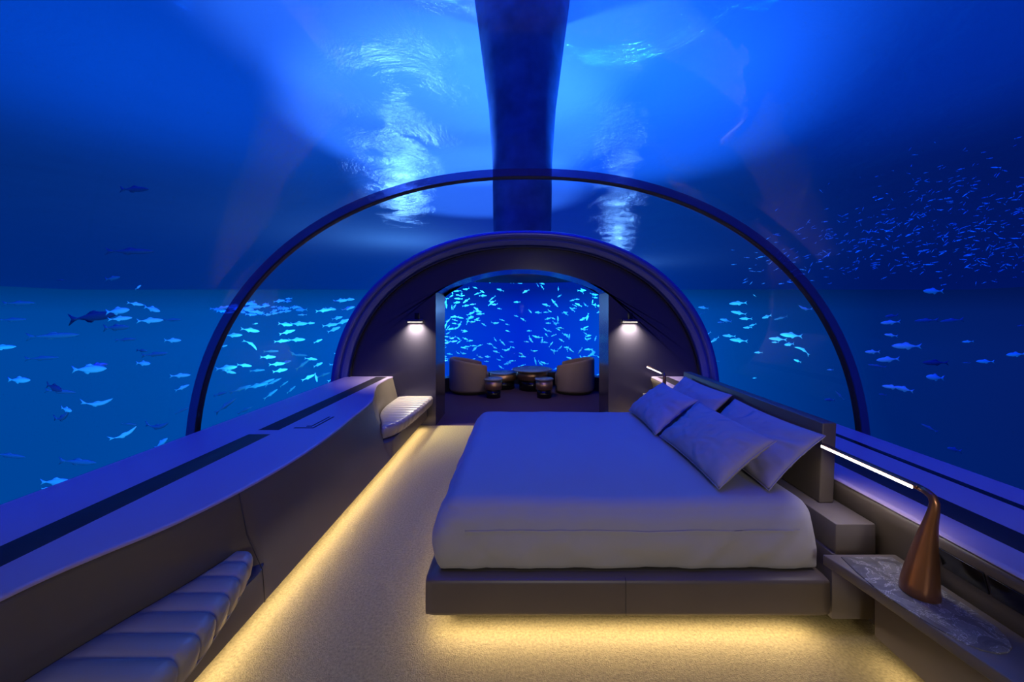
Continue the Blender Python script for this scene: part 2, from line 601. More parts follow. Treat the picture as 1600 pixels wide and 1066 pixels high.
# ------------------------------------------------------------------ console with benches
XT = curve_at([(-2.5, -1.83), (0.6, -1.83), (1.2, -1.815), (1.33, -1.80), (1.47, -1.765), (1.60, -1.71), (1.72, -1.655), (1.9, -1.60), (2.107, -1.56), (2.367, -1.53), (2.884, -1.52), (3.2, -1.54), (3.536, -1.575),
               (3.934, -1.61), (4.15, -1.635), (4.3, -1.66), (4.43, -1.70), (4.57, -1.745), (4.75, -1.81), (4.93, -1.865), (5.1, -1.92), (5.26, -1.95), (5.5, -1.965), (5.70, -1.965), (5.85, -1.95)])
XB = curve_at([(-2.5, -1.80), (1.0, -1.79), (1.38, -1.75), (1.6, -1.686), (1.82, -1.61), (2.0, -1.565), (2.11, -1.545), (2.2, -1.50), (2.4, -1.475), (3.2, -1.47), (4.0, -1.49), (4.2, -1.53), (4.3, -1.57), (4.53, -1.65),
               (4.8, -1.77), (5.23, -1.86), (5.6, -1.875), (5.85, -1.875)])
con = root('console', (-2.1, 1.7, 0), 'long low leather-clad console whose curved front swells between two built-in benches', 'console')
ys = list(np.linspace(-2.5, 1.0, 8)) + list(np.linspace(1.1, 5.85, 110))
rings = []
for y in ys:
    xt, xb = XT(y), XB(y)
    k = min(1, max(0, (y - 2.13) / 0.06)) * min(1, max(0, (4.27 - y) / 0.06))
    lin = lambda z: xt + (-1.430 - xt) * (0.70 - z) / 0.58
    p1, p2, p3 = ((1 - k) * xb + k * lin(0.42), (1 - k) * xb + k * lin(0.308), (1 - k) * max(xb + 0.001, -1.47) + k * lin(0.303))
    rings.append([(-2.60, y, 0.0), (-2.60, y, 0.735), (xt - 0.012, y, 0.735), (xt - 0.002, y, 0.728), (xt, y, 0.715), ((1 - k) * (xt + (xb - xt) * 0.3) + k * lin(0.62), y, 0.62), (p1, y, 0.42), (p2, y, 0.308), (p3, y, 0.303), (-1.44 * (1 - k) + k * lin(0.30), y, 0.30), (-1.434 * (1 - k) + k * lin(0.285), y, 0.285), (-1.428, y, 0.125), (-1.44, y, 0.118),
                  (-1.64, y, 0.118), (-1.64, y, 0.0)])
child(shade_smooth(loft('body', rings, 'leather', smooth=False), 50), con)
rings = [[(-2.66, y, 0.736), (-2.66, y, 0.752), (XT(y) - 0.02, y, 0.752), (XT(y) - 0.007, y, 0.7505), (XT(y) + 0.001, y, 0.745), (XT(y) + 0.002, y, 0.737)] for y in ys]
child(shade_smooth(loft('top', rings, 'top', smooth=False), 50), con)
child(box('inlay_strip', -2.19, -2.015, -2.4, 3.09, 0.750, 0.7535, 'inlay', 0.001), con)
child(box('inlay_strip', -2.19, -2.02, 3.20, 5.80, 0.750, 0.7535, 'inlay', 0.001), con)
hatch = child(prism('hatch', [(-1.925, 3.25), (-1.755, 3.25), (-1.748, 3.60), (-1.765, 3.60), (-1.772, 3.272), (-1.925, 3.272)], 0.750, 0.754, 'inlay'), con)
hb = prism('hatch_bar', [(-1.845, 3.30), (-1.795, 3.30), (-1.787, 3.60), (-1.802, 3.60), (-1.81, 3.318), (-1.845, 3.318)], 0.750, 0.754, 'inlay')
hb.parent = hatch
child(tube('panel_seam', [(XT(2.12) + 0.001, 2.12, 0.735), (XB(2.12) + 0.02, 2.13, 0.5), (-1.44, 2.14, 0.30), (-1.427, 2.14, 0.12)], 0.0022, 'seam', 6), con)


def bench(label, y0, y1, XF, pitch, phase, tip):
    """channel-tufted seat let into the console"""
    r = root('bench', ((XB(y0) + XF(y0)) / 2, (y0 + y1) / 2, 0.30), label, 'bench', 'channel-stitched benches in the console')
    n = int((y1 - y0) / pitch * 12)
    rings = []
    zt, zb = 0.452, 0.318
    for i in range(n + 1):
        y = y0 + (y1 - y0) * i / n
        ph = ((y - phase) / pitch) % 1.0
        g_ = min(ph, 1 - ph)
        dip = 0.011 * math.exp(-g_ / 0.10)
        puff = 0.006 * math.sin(PI * ph)
        xr, xf = XB(y) + 0.006, XF(y)
        e = 1.0
        if tip == 'high':
            e = min(1, max(0.0, (y1 - y) / 0.05)) ** 0.5
        if tip == 'low':
            e = min(1, max(0.0, (y - y0) / 0.05)) ** 0.5
        top = zt - dip + puff - (1 - e) * 0.03
        fx = xf - dip * 0.9 + puff * 0.6
        ro = min(0.045, (fx - xr) * 0.4)
        pts = [(xr, y, zb), (xr, y, zt - 0.016 - (1 - e) * 0.03), (xr + 0.012, y, zt - 0.008 - (1 - e) * 0.03)]
        for k in range(1, 5):
            pts.append((xr + 0.012 + (fx - ro - xr - 0.012) * k / 4, y, top))
        for k in range(1, 7):
            t = PI / 2 * k / 6
            pts.append((fx - ro + ro * math.sin(t), y, top - ro + ro * math.cos(t)))
        pts += [(fx - 0.002, y, (top + zb) / 2), (fx - 0.012, y, zb + 0.02), (fx - 0.03, y, zb)]
        rings.append(pts)
    child(loft('seat_cushion', rings, 'bench_leather'), r)
    pp = []
    for i in range(0, n + 1, 3):
        y = y0 + (y1 - y0) * i / n
        pp.append((XF(y) - 0.022, y, zb + 0.006))
    child(tube('piping', pp, 0.005, 'bench_leather', 8), r)
    rings = [[(XB(y) + 0.008, y, 0.3085), (XB(y) + 0.008, y, 0.317), (XF(y) - 0.035, y, 0.317), (XF(y) - 0.035, y, 0.3085)] for y in np.linspace(y0 + 0.01, y1 - 0.01, 40)]
    child(loft('seat_base', rings, 'seam', smooth=False), r)
    return r


XF1 = curve_at([(-1.2, -1.30), (0.0, -1.265), (1.2, -1.262), (1.354, -1.268), (1.57, -1.285), (1.69, -1.315), (1.80, -1.34), (1.907, -1.375), (2.0, -1.41), (2.06, -1.44), (2.10, -1.475)])
XF2 = curve_at([(4.29, -1.52), (4.37, -1.465), (4.53, -1.405), (4.7, -1.38), (4.93, -1.362), (5.3, -1.345), (5.85, -1.338)])
bench('channel-stitched leather bench with wide ribs, close to the camera end of the console', -1.2, 2.10, XF1, 0.1105, 0.055 + 1.38, 'high')
bench('channel-stitched leather bench with narrow ribs, against the dark end wall', 4.29, 5.85, XF2, 0.125, 4.33, 'low')

# ------------------------------------------------------------------ console on the bed side
XR = curve_at([(-2.5, 1.87), (0.0, 1.87), (2.6, 1.87), (3.0, 1.87), (3.4, 1.87), (3.7, 1.872), (4.0, 1.88), (4.5, 1.93), (4.9, 1.97), (5.3, 1.98), (5.85, 1.98)])
rc = root('console', (2.25, 1.7, 0), 'low leather-clad console under the glass behind the headboard and nightstands', 'console')
ys = np.linspace(-2.5, 5.85, 80)
rings = [[(2.72, y, 0.0), (2.72, y, 0.735), (XR(y) + 0.02, y, 0.735), (XR(y) + 0.006, y, 0.728), (XR(y), y, 0.71), (XR(y) + 0.012, y, 0.66), (XR(y) + 0.06, y, 0.49), (XR(y) + 0.09, y, 0.3), (XR(y) + 0.09, y, 0.0)] for y in ys]
child(shade_smooth(loft('body', rings, 'leather', smooth=False), 50), rc)
rings = [[(2.78, y, 0.736), (2.78, y, 0.752), (XR(y) + 0.03, y, 0.752), (XR(y) + 0.012, y, 0.749), (XR(y) + 0.002, y, 0.740), (XR(y) + 0.003, y, 0.736)] for y in ys]
child(shade_smooth(loft('top', rings, 'top', smooth=False), 50), rc)
child(box('inlay_strip', 2.055, 2.225, -2.4, 5.80, 0.750, 0.7535, 'inlay', 0.001), rc)
child(box('slot_strip', 2.50, 2.555, -2.4, 5.80, 0.750, 0.7535, 'black', 0.001), rc)


def socket_panel(y0, y1):
    def xf(z):
        return 1.87 + 0.012 + 0.048 * (0.66 - z) / 0.17 - 0.003
    v = []
    for y in (y0, y1):
        for z in (0.592, 0.682):
            v += [(xf(z) - 0.004, y, z), (xf(z) + 0.012, y, z)]
    o = mesh('socket_panel', v, [(0, 1, 3, 2), (4, 6, 7, 5), (0, 4, 5, 1), (2, 3, 7, 6), (0, 2, 6, 4), (1, 5, 7, 3)], 'black')
    return bevel(o, 0.003)


for a, b in ((1.555, 1.725), (1.375, 1.543), (1.195, 1.363)):
    child(socket_panel(a, b), rc)
# small ribbed switch beside the panels
v = root('wall_switch', (1.885, 1.775, 0.62), 'small ribbed black switch beside the black socket panels', 'switch')
child(box('switch_plate', 1.872, 1.893, 1.74, 1.81, 0.585, 0.675, 'black', 0.003), v)
for k in range(4):
    child(box('rocker', 1.868, 1.874, 1.746 + k * 0.016, 1.757 + k * 0.016, 0.595, 0.665, 'seam', 0.001), v)

# ------------------------------------------------------------------ nightstands
def nightstand(label, poly, base, marble, loc):
    r = root('nightstand', loc, label, 'nightstand', 'nightstands beside the bed')
    child(prism('top', poly, 0.447, 0.5, 'wood', 0.006), r)
    child(box('base', *base, 'wood', 0.004), r)
    child(prism('marble_inset', marble, 0.496, 0.5045, 'marble', 0.003), r)
    return r


poly1 = [(1.541, 1.963), (1.565, 1.85), (1.59, 1.70), (1.612, 1.55), (1.63, 1.42), (1.649, 1.285), (1.68, 1.0), (1.73, 0.6), (1.80, 0.1), (1.86, -0.3), (1.912, -0.3), (1.912, 1.963)]
marb1 = [(1.613, 1.937), (1.592, 1.82), (1.585, 1.70), (1.60, 1.60), (1.626, 1.50), (1.652, 1.435), (1.682, 1.403), (1.725, 1.388), (1.77, 1.394), (1.81, 1.415), (1.84, 1.45), (1.862, 1.50), (1.872, 1.58), (1.874, 1.70), (1.868, 1.937)]
nightstand('taupe nightstand with long rounded marble inlay under the large bronze lamp', poly1, (1.765, 1.905, -0.3, 1.917, 0.12, 0.447), marb1, (1.75, 1.0, 0.12))
poly2 = [(1.60, 4.30), (1.66, 4.55), (1.74, 4.95), (1.81, 5.4), (1.85, 5.84), (2.03, 5.84), (2.02, 5.2), (2.01, 4.9), (1.97, 4.6), (1.945, 4.30)]
marb2 = [(1.66, 4.34), (1.70, 4.55), (1.77, 4.80), (1.83, 4.92), (1.88, 4.95), (1.92, 4.90), (1.935, 4.75), (1.915, 4.34)]
nightstand('taupe nightstand in the corner by the end wall, under the small lamp', poly2, (1.90, 1.965, 4.34, 5.84, 0.12, 0.447), marb2, (1.85, 5.0, 0.12))


def reading_lamp(label, x, y, sgn, z0, hs, arm0, arm1, leds):
    """bronze cone that narrows, bends over and carries a flat light bar"""
    r = root('reading_lamp', (x, y, z0), label, 'lamp', 'bronze reading lamps')
    Z = lambda t: z0 + t * hs
    pts = [(x, y, Z(0)), (x, y, Z(.005)), (x, y - .002 * sgn, Z(.05)), (x, y - .014 * sgn, Z(.14)), (x, y - .028 * sgn, Z(.24)), (x, y - .045 * sgn, Z(.33)), (x, y - .058 * sgn, Z(.39)), (x, y - .062 * sgn, Z(.425)), (x, y - .052 * sgn, Z(.448)),
           (x, y - .03 * sgn, Z(.458)), (x, y + .0 * sgn, Z(.462))]
    child(tube('stem', pts, [.064, .067, .063, .052, .037, .025, .0195, .017, .0155, .0145, .0135], 'bronze', 32), r)
    z = Z(.462)
    ya, yb = sorted((arm0, arm1))
    arm = child(box('arm', x - 0.016, x + 0.016, ya, yb, z - 0.008, z + 0.010, 'bronze', 0.004), r)
    for (a, b) in leds:
        l = box('light_strip', x - 0.0205, x - 0.0145, ya + 0.015, yb - 0.01, z - 0.010, z + 0.003, 'led', 0.001) if a else box('light_strip', x - 0.014, x + 0.014, ya + 0.015, yb - 0.01, z - 0.0115, z - 0.0075, 'led', 0.001)
        l.parent = arm
        l['label'] = 'glowing white light strip'
    lt = light('lamp_light', 'AREA', (x - 0.01, (ya + yb) / 2, z - 0.02), 0.9, NEUT, spread=math.radians(110), shape='RECTANGLE', size=0.03, size_y=0.48)
    lt.parent = r
    lt.location = Vector((x - 0.03, (ya + yb) / 2, z - 0.02)) - r.location
    lt.rotation_euler = (0, -0.15, 0)
    return r


reading_lamp('large bronze cone lamp with long glowing bar, on marble inlay beside socket panels', 1.75, 1.686, 1, 0.5045, 1.0, 1.685, 2.225, [(1, 1)])
reading_lamp('small lamp with short glowing bar behind the pillows, by the end wall', 1.72, 4.66, 1, 0.5045, 1.06, 4.66, 5.20, [(1, 1), (0, 1)])

# ------------------------------------------------------------------ bed
bed = root('bed', (0.57, 3.07, 0), 'wide floating leather bed frame lit from below', 'bed')
child(rounded_box('frame', -0.512, 1.64, 2.02, 4.12, 0.127, 0.330, 0.028, 'leather', 30), bed)
child(box('plinth', 0.0, 1.62, 2.5, 3.7, 0.0, 0.13, 'seam'), bed)
for px_ in (978,):
    x = (px_ - VX) / (F / 2.02)
    child(tube('frame_seam', [(x, 2.03, 0.333), (x, 2.0195, 0.318), (x, 2.0187, 0.30), (x, 2.0187, 0.16), (x, 2.0195, 0.14)], 0.0018, 'seam', 6), bed)
child(rounded_box('tray_lining', -0.44, 1.6, 2.09, 4.08, 0.30, 0.336, 0.01, 'seam', 6), bed)


def fold(x, z):
    return 0.010 * noise.noise(Vector((x * 4 + z * 5, z * 3, 1.7))) + 0.009 * noise.noise(Vector((x * 11 - z * 9, z * 4, 4.2))) + 0.004 * noise.noise(Vector((x * 26 + z * 14, z * 9, 7.7)))


def bedding(p):
    t = (p.z - 0.335) / 0.36
    q = Vector(p)
    k = 0.055 * math.sin(PI * min(1, max(0, t * 1.15))) * (1 if t < 0.87 else max(0, (1 - t) / 0.13))
    cx, cy = 0.57, 3.05
    if p.x < -0.25:
        q.x -= k * min(1, (-0.25 - p.x) / 0.15)
    if p.y < 2.3:
        q.y -= 0.5 * k * min(1, (2.3 - p.y) / 0.2)
        # soft draped folds on the side
        q.y += fold(p.x, p.z)
    if p.x < -0.2 and p.z < 0.66:
        q.x += 0.016 * noise.noise(Vector((p.y * 9, p.z * 5, 8.1)))
    if p.z > 0.5:
        q.z += 0.007 * noise.noise(Vector((p.x * 1.6, p.y * 1.6, 2.0))) + 0.004 * noise.noise(Vector((p.x * 6, p.y * 3, 6.0)))
    return q


mt = root('mattress', (0.57, 3.05, 0.336), 'deep mattress smoothly wrapped in a pale grey-white sheet', 'mattress')
child(rounded_box('wrapped_sheet', -0.44, 1.62, 2.085, 4.08, 0.337, 0.697, 0.10, 'linen', 60, bedding, 0.025), mt)
seam = [(x, 2.085 - 0.0275 + fold(x, 0.565), 0.565) for x in np.linspace(-0.30, 1.5, 50)]
child(tube('hem', seam, 0.0022, 'linen', 6), mt)

# headboard with the shelf behind it
hd = root('headboard', (1.85, 3.2, 0.1), 'long upright headboard panel with a deep shelf behind it', 'headboard')
v = []
for y in (2.262, 4.2):
    v += [(1.758, y, 0.612), (1.842, y, 0.612), (1.862, y, 1.083), (1.778, y, 1.083)]
child(bevel(mesh('panel', v, [(3, 2, 1, 0), (4, 5, 6, 7), (0, 1, 5, 4), (1, 2, 6, 5), (2, 3, 7, 6), (3, 0, 4, 7)], 'leather'), 0.008), hd)
child(box('shelf', 1.673, 1.885, 2.04, 4.22, 0.45, 0.610, 'wood', 0.004), hd)
child(box('plinth', 1.657, 1.88, 2.045, 4.2, 0.1, 0.45, 'wood', 0.004), hd)
child(box('foot', 1.70, 1.85, 2.3, 4.1, 0.0, 0.1, 'seam'), hd)


# ------------------------------------------------------------------ pillows
def pillow(label, y0, y1, xb, zb, xt, zt, thick, seed):
    W = y1 - y0
    up = Vector((xt - xb, 0, zt - zb))
    H = up.length
    up.normalize()
    along = Vector((0, 1, 0))
    nrm = along.cross(up)
    c = Vector(((xb + xt) / 2, (y0 + y1) / 2, (zb + zt) / 2))
    N1, N2 = 48, 32
    v, f = [], []
    for sgn in (1, -1):
        for i in range(N1 + 1):
            for j in range(N2 + 1):
                u = -1 + 2 * i / N1
                w_ = -1 + 2 * j / N2
                x = W / 2 * u * (1 - 0.045 * (1 - w_ * w_) ** 1.0)
                z = H / 2 * w_ * (1 - 0.07 * (1 - u * u))
                e = max(0.0, (1 - u ** 4) * (1 - w_ ** 4))
                t = thick / 2 * e ** 0.55 * (0.72 + 0.28 * (1 - u * u) * (1 - w_ * w_))
                cr = max(abs(u), abs(w_))
                wr = 0.006 * noise.noise(Vector((u * 3 + seed, w_ * 3, sgn * 2.0))) * e + 0.008 * e * noise.noise(Vector((u * 9 + w_ * 4 + seed, w_ * 5 - u * 3, sgn * 3.0))) + 0.045 * (cr ** 3) * e ** 0.7 * noise.noise(Vector((math.atan2(w_, u) * 4.5 + seed, cr * 1.2, sgn + seed)))
                sag = -0.02 * (1 - w_) * 0.5 * (1 - u * u)
                p = c + along * x + up * (z + sag * 0) + nrm * (sgn * t + wr)
                v.append(p)
    K = (N1 + 1) * (N2 + 1)
    for s in (0, 1):
        for i in range(N1):
            for j in range(N2):
                a = s * K + i * (N2 + 1) + j
                q = (a, a + 1, a + N2 + 2, a + N2 + 1)
                f.append(q if s == 0 else q[::-1])
    r = root('pillow', c, label, 'pillow', 'pillows on the bed')
    o = mesh('pillow_cover', [p - c for p in v], f, 'pillow', r, smooth=True)
    bm = bmesh.new()
    bm.from_mesh(o.data)
    bmesh.ops.remove_doubles(bm, verts=bm.verts[:], dist=0.0005)
    bmesh.ops.recalc_face_normals(bm, faces=bm.faces[:])
    bm.to_mesh(o.data)
    bm.free()
    o.data.polygons.foreach_set('use_smooth', [True] * len(o.data.polygons))
    # flat seam round the edge
    pts = []
    for k in range(64):
        t = 2 * PI * k / 64
        u = max(-1, min(1, 1.45 * math.cos(t)))
        w_ = max(-1, min(1, 1.45 * math.sin(t)))
        pts.append(along * (W / 2 * u * (1 - 0.045 * (1 - w_ * w_))) + up * (H / 2 * w_ * (1 - 0.07 * (1 - u * u))))
    sm = tube('edge_seam', pts + pts[:1], 0.0035, 'pillow', 6)
    sm.parent = r
    return r


pillow('plump pillow in front, close to the large bronze lamp, hiding most of another', 2.20, 3.14, 1.135, 0.722, 1.465, 1.00, 0.185, 1.3)
pillow('pillow against the headboard, partly behind the front pillow by the large lamp', 2.19, 3.12, 1.415, 0.72, 1.737, 1.03, 0.14, 5.1)
pillow('front pillow farther along the bed, covering the small lamp stem', 3.165, 3.95, 1.11, 0.724, 1.46, 1.01, 0.185, 9.4)
pillow('pillow against the far end of the headboard, behind a front pillow', 3.17, 4.08, 1.415, 0.72, 1.742, 1.05, 0.14, 13.7)


# ------------------------------------------------------------------ wall lights on the end wall
def sconce(x, label):
    r = root('wall_light', (x, 5.80, 1.63), label, 'wall light', 'wall lights on the end wall')
    child(box('back_plate', x - 0.02, x + 0.05, 5.845, 5.862, 1.58, 1.72, 'black', 0.003), r)
    b = child(box('shade', x - 0.13, x + 0.13, 5.74, 5.85, 1.585, 1.622, 'lacquer', 0.006), r)
    d = box('diffuser', x - 0.10, x + 0.10, 5.765, 5.84, 1.578, 1.586, 'sconce_led')
    d.parent = b
    d['label'] = 'glowing warm diffuser'
    l = light('wall_light_lamp', 'AREA', (x, 5.80, 1.57), 22, (1.0, 0.92, 0.66), spread=math.radians(115), shape='RECTANGLE', size=0.2, size_y=0.07)
    l.parent = r
    l.location = Vector((x, 5.80, 1.572)) - r.location
    return r


sconce(-1.60, 'dark wall light glowing down on the end wall above the bench')
sconce(1.65, 'dark wall light glowing down on the end wall above the small lamp')


# ------------------------------------------------------------------ lounge furniture
def armchair(cx, cy, face, label):
    r = root('armchair', (cx, cy, 0), label, 'armchair', 'tub armchairs in the far lounge')
    R, T = 0.46, 0.07
    rings = []
    n = 44
    for i in range(n + 1):
        t = math.radians(face + 50 + 260 * i / n)
        k = abs(i / n - 0.5) * 2
        h = 0.745 - 0.20 * max(0, k - 0.25) ** 1.2
        c, s = math.cos(t), math.sin(t)
        rr = [(R - 0.02, 0.06), (R, 0.10), (R, h - 0.04), (R - 0.015, h - 0.006), (R - T / 2, h), (R - T + 0.01, h - 0.01), (R - T, h - 0.05), (R - T, 0.06)]
        rings.append([(cx + a * c, cy + a * s, z) for a, z in rr])
    child(loft('shell', rings, 'chair'), r)
    child(lathe('seat', cx, cy, [(0.36, 0.12), (0.385, 0.16), (0.385, 0.38), (0.36, 0.43), (0.2, 0.445), (0.01, 0.445)], 'chair'), r)
    child(lathe('plinth', cx, cy, [(0.37, 0.0), (0.37, 0.125)], 'seam'), r)
    return r


armchair(-1.09, 8.35, 15, 'brown tub armchair turned from the camera, below the bench-side wall light')
armchair(1.13, 8.35, 165, 'brown tub armchair turned from the camera, on the bed side of the lounge')


def drum(cx, cy, rt, zt, rb, zb, label, cat='table'):
    r = root('drum_table', (cx, cy, 0), label, cat, 'drum tables in the far lounge')
    child(lathe('top', cx, cy, [(rt * 0.97, zt - 0.03), (rt, zt - 0.02), (rt, zt - 0.006), (rt * 0.98, zt), (0.01, zt)], 'table'), r)
    child(lathe('band', cx, cy, [(rb, zb), (rb, zt - 0.03)], 'copper'), r)
    child(lathe('foot', cx, cy, [(rb * 0.86, 0.0), (rb * 0.86, zb)], 'black'), r)
    return r


drum(0.25, 8.62, 0.45, 0.46, 0.34, 0.24, 'largest and tallest drum table in the middle of the lounge')
drum(-0.40, 8.75, 0.30, 0.36, 0.30, 0.20, 'lower drum table tucked beside the largest one')
drum(-0.56, 7.80, 0.19, 0.385, 0.17, 0.17, 'small drum side table with copper band by the bench-side armchair')
drum(0.47, 7.80, 0.19, 0.385, 0.17, 0.17, 'small drum side table with copper band by the bed-side armchair')


# ------------------------------------------------------------------ fish
def fish_mesh(name, bend, mat, tail=True, body=True, slim=1.0, res=(14, 10)):
    """fish of length 1 along +X (head), swimming upright"""
    v, f = [], []
    def bx(x):
        # sideways and vertical curve of the spine
        return bend * (x * x - 0.06)
    if body:
        n, m = res
        prof = [(-0.36, 0.016), (-0.28, 0.032), (-0.18, 0.062), (-0.06, 0.092), (0.08, 0.108), (0.20, 0.106), (0.31, 0.088), (0.40, 0.062), (0.46, 0.034), (0.50, 0.004)]
        for x, h in prof:
            h *= slim
            for k in range(m):
                a = 2 * PI * k / m
                v.append((x, 0.58 * h * math.cos(a), h * math.sin(a) + bx(x)))
        for i in range(len(prof) - 1):
            for k in range(m):
                f.append((i * m + k, i * m + (k + 1) % m, (i + 1) * m + (k + 1) % m, (i + 1) * m + k))
        b = len(v)
        # dorsal and belly fins, thin wedges
        for (pts) in ([(0.14, 0.10), (0.02, 0.155), (-0.06, 0.135), (-0.14, 0.07)], [(0.02, -0.09), (-0.05, -0.14), (-0.12, -0.12), (-0.18, -0.055)]):
            b = len(v)
            for yy in (0.006, -0.006):
                for x, z in pts:
                    v.append((x, yy, z * slim + bx(x)))
            f += [(b, b + 1, b + 2, b + 3), (b + 7, b + 6, b + 5, b + 4)] + [(b + i, b + 4 + i, b + 4 + (i + 1) % 4, b + (i + 1) % 4) for i in range(4)]
    if tail:
        b = len(v)
        pts = [(-0.33, 0.018), (-0.42, 0.05), (-0.52, 0.115), (-0.45, 0.0), (-0.52, -0.115), (-0.42, -0.05), (-0.33, -0.018)]
        for yy in (0.008, -0.008):
            for x, z in pts:
                v.append((x, yy, z * (0.6 + 0.4 * slim) + bx(x)))
        n = len(pts)
        f += [(b, b + 1, b + 2, b + 3), (b, b + 3, b + 6), (b + 3, b + 4, b + 5, b + 6), (b + n + 3, b + n + 2, b + n + 1, b + n), (b + n + 6, b + n + 3, b + n), (b + n + 6, b + n + 5, b + n + 4, b + n + 3)]
        f += [(b + i, b + (i + 1) % n, b + n + (i + 1) % n, b + n + i) for i in range(n)]
    me = bpy.data.meshes.new(name)
    me.from_pydata(v, [], f)
    bm = bmesh.new()
    bm.from_mesh(me)
    bmesh.ops.recalc_face_normals(bm, faces=bm.faces[:])
    bm.to_mesh(me)
    bm.free()
    me.polygons.foreach_set('use_smooth', [True] * len(me.polygons))
    me.materials.append(M[mat])
    return me


FM = {}
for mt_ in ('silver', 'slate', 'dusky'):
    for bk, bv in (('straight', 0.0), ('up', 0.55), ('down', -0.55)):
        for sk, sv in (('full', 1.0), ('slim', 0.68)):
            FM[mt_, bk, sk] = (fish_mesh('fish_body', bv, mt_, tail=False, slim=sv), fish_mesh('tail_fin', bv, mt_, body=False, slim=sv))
SHOAL = {k: fish_mesh('fish', v, 'silver', slim=s, res=(9, 6)) for k, v, s in (('straight', 0, 1.15), ('bent', 0.5, 1.0), ('slim', 0, 0.85))}


def to_world(px, py, Y):
    s = F / Y
    return Vector(((px - VX) / s, Y, HC - (py - VY) / s)), s


def put(o, px, py, Y, L, ang, yaw, flip):
    p, s = to_world(px, py, Y)
    o.location = p
    k = L / s / 1.02
    o.scale = (k, k, k)
    # heading: +X head right or turned to head the other way, pitch by the slope, then a yaw
    a = math.radians(ang)
    R = Matrix.Rotation(math.radians(yaw), 4, 'Z') @ Matrix.Rotation(-a, 4, 'Y')
    if flip:
        R = R @ Matrix.Rotation(PI, 4, 'Z')
    o.rotation_euler = R.to_euler()
    return o


ORD = 'first second third fourth fifth sixth seventh eighth ninth tenth eleventh twelfth thirteenth fourteenth fifteenth sixteenth seventeenth eighteenth nineteenth twentieth'.split()
WHERE = {
    'A': 'in the open water beside the console with benches',
    'B': 'between rib and end arch, beyond the console with benches',
    'C': 'between end arch and rib, beyond the headboard',
    'D': 'in the open water beyond the large bronze lamp',
}
# x, y, length (px), slope, colour, curve
LEFT_OUT = [
    (30, 594, 42, 0, 'silver'), (140, 577, 56, 2, 'silver'), (152, 571, 32, 6, 'silver'), (224, 568, 32, 0, 'silver'), (282, 587, 27, 1, 'silver'), (285, 606, 22, 24, 'silver'), (4, 543, 32, 3, 'silver'),
    (184, 486, 46, 5, 'silver'), (238, 483, 34, -13, 'silver'), (212, 475, 22, -10, 'silver'), (182, 512, 58, 2, 'slate'), (235, 501, 34, 2, 'silver'), (188, 498, 30, 5, 'silver'), (84, 525, 62, 2, 'slate'),
    (146, 495, 94, 6, 'dusky'), (197, 531, 30, 3, 'slate'), (270, 532, 28, 0, 'silver'), (222, 548, 26, -2, 'slate'), (242, 554, 40, 5, 'slate'), (66, 560, 40, 1, 'slate'), (30, 474, 42, 1, 'slate'), (20, 500, 38, 1, 'slate'),
    (270, 500, 26, 1, 'slate'), (176, 435, 40, 4, 'slate'), (216, 449, 15, 25, 'silver'), (95, 438, 10, 0, 'dusky'), (85, 606, 46, -8, 'dusky'), (95, 612, 40, -8, 'slate'), (210, 296, 60, -4, 'dusky'), (204, 393, 62, 2, 'dusky'),
    (88, 753, 46, 0, 'silver'), (72, 763, 12, 5, 'silver'), (122, 722, 60, -3, 'slate'), (14, 712, 42, -14, 'slate'), (104, 640, 31, -5, 'silver'), (97, 652, 50, 20, 'slate', 'up'), (152, 630, 45, 5, 'silver', 'up'),
    (202, 663, 20, -12, 'slate'), (194, 679, 38, 25, 'silver', 'up'), (252, 693, 35, 33, 'silver'), (246, 666, 46, 6, 'slate', 'up'), (284, 642, 20, 26, 'slate'),
]
LEFT_IN = [
    (365, 524, 26, 1, 'silver'), (391, 516, 27, -10, 'silver'), (392, 538, 25, -38, 'silver', 'down'), (399, 506, 8, 10, 'silver'), (350, 541, 12, 15, 'silver'), (354, 575, 34, 6, 'silver'), (358, 581, 20, -18, 'silver'), (382, 571, 21, -8, 'silver'),
    (402, 579, 24, 4, 'slate'), (419, 558, 23, 0, 'silver'), (424, 549, 23, 1, 'slate'), (433, 569, 24, 4, 'silver'), (447, 566, 17, 14, 'silver'), (438, 579, 22, 10, 'silver'), (446, 507, 25, -6, 'silver'), (467, 506, 28, 1, 'silver'),
    (485, 505, 15, 2, 'silver'), (449, 519, 23, 16, 'silver'), (440, 533, 21, 5, 'silver'), (464, 531, 25, 2, 'silver'), (497, 533, 15, 22, 'silver'), (457, 552, 17, -30, 'slate'), (468, 555, 23, -5, 'slate'), (486, 561, 19, -8, 'silver'),
    (473, 570, 27, 36, 'slate'), (497, 570, 19, 22, 'silver'), (482, 590, 21, 25, 'silver'), (494, 590, 15, -78, 'silver'), (506, 586, 23, 20, 'slate'), (522, 570, 19, 4, 'silver'), (528, 551, 15, 15, 'silver'), (524, 591, 24, 22, 'silver'),
    (532, 470, 25, 4, 'silver'), (546, 468, 18, 0, 'silver'), (544, 482, 21, 16, 'silver'), (506, 485, 23, 8, 'silver'), (517, 483, 20, -4, 'silver'), (536, 503, 24, 20, 'silver'), (522, 515, 22, 22, 'silver'), (516, 508, 23, 8, 'silver'), (527, 497, 21, 12, 'silver'),
    (376, 608, 32, 20, 'slate'), (401, 603, 38, 12, 'slate'), (413, 598, 32, 20, 'slate'), (427, 597, 27, 26, 'slate'), (444, 600, 18, 32, 'slate'), (455, 609, 22, 36, 'slate'), (423, 616, 28, 36, 'slate'), (353, 634, 36, 38, 'slate'), (383, 641, 25, 25, 'slate'),
    (344, 616, 28, 15, 'slate'), (346, 663, 26, 14, 'slate'),
]
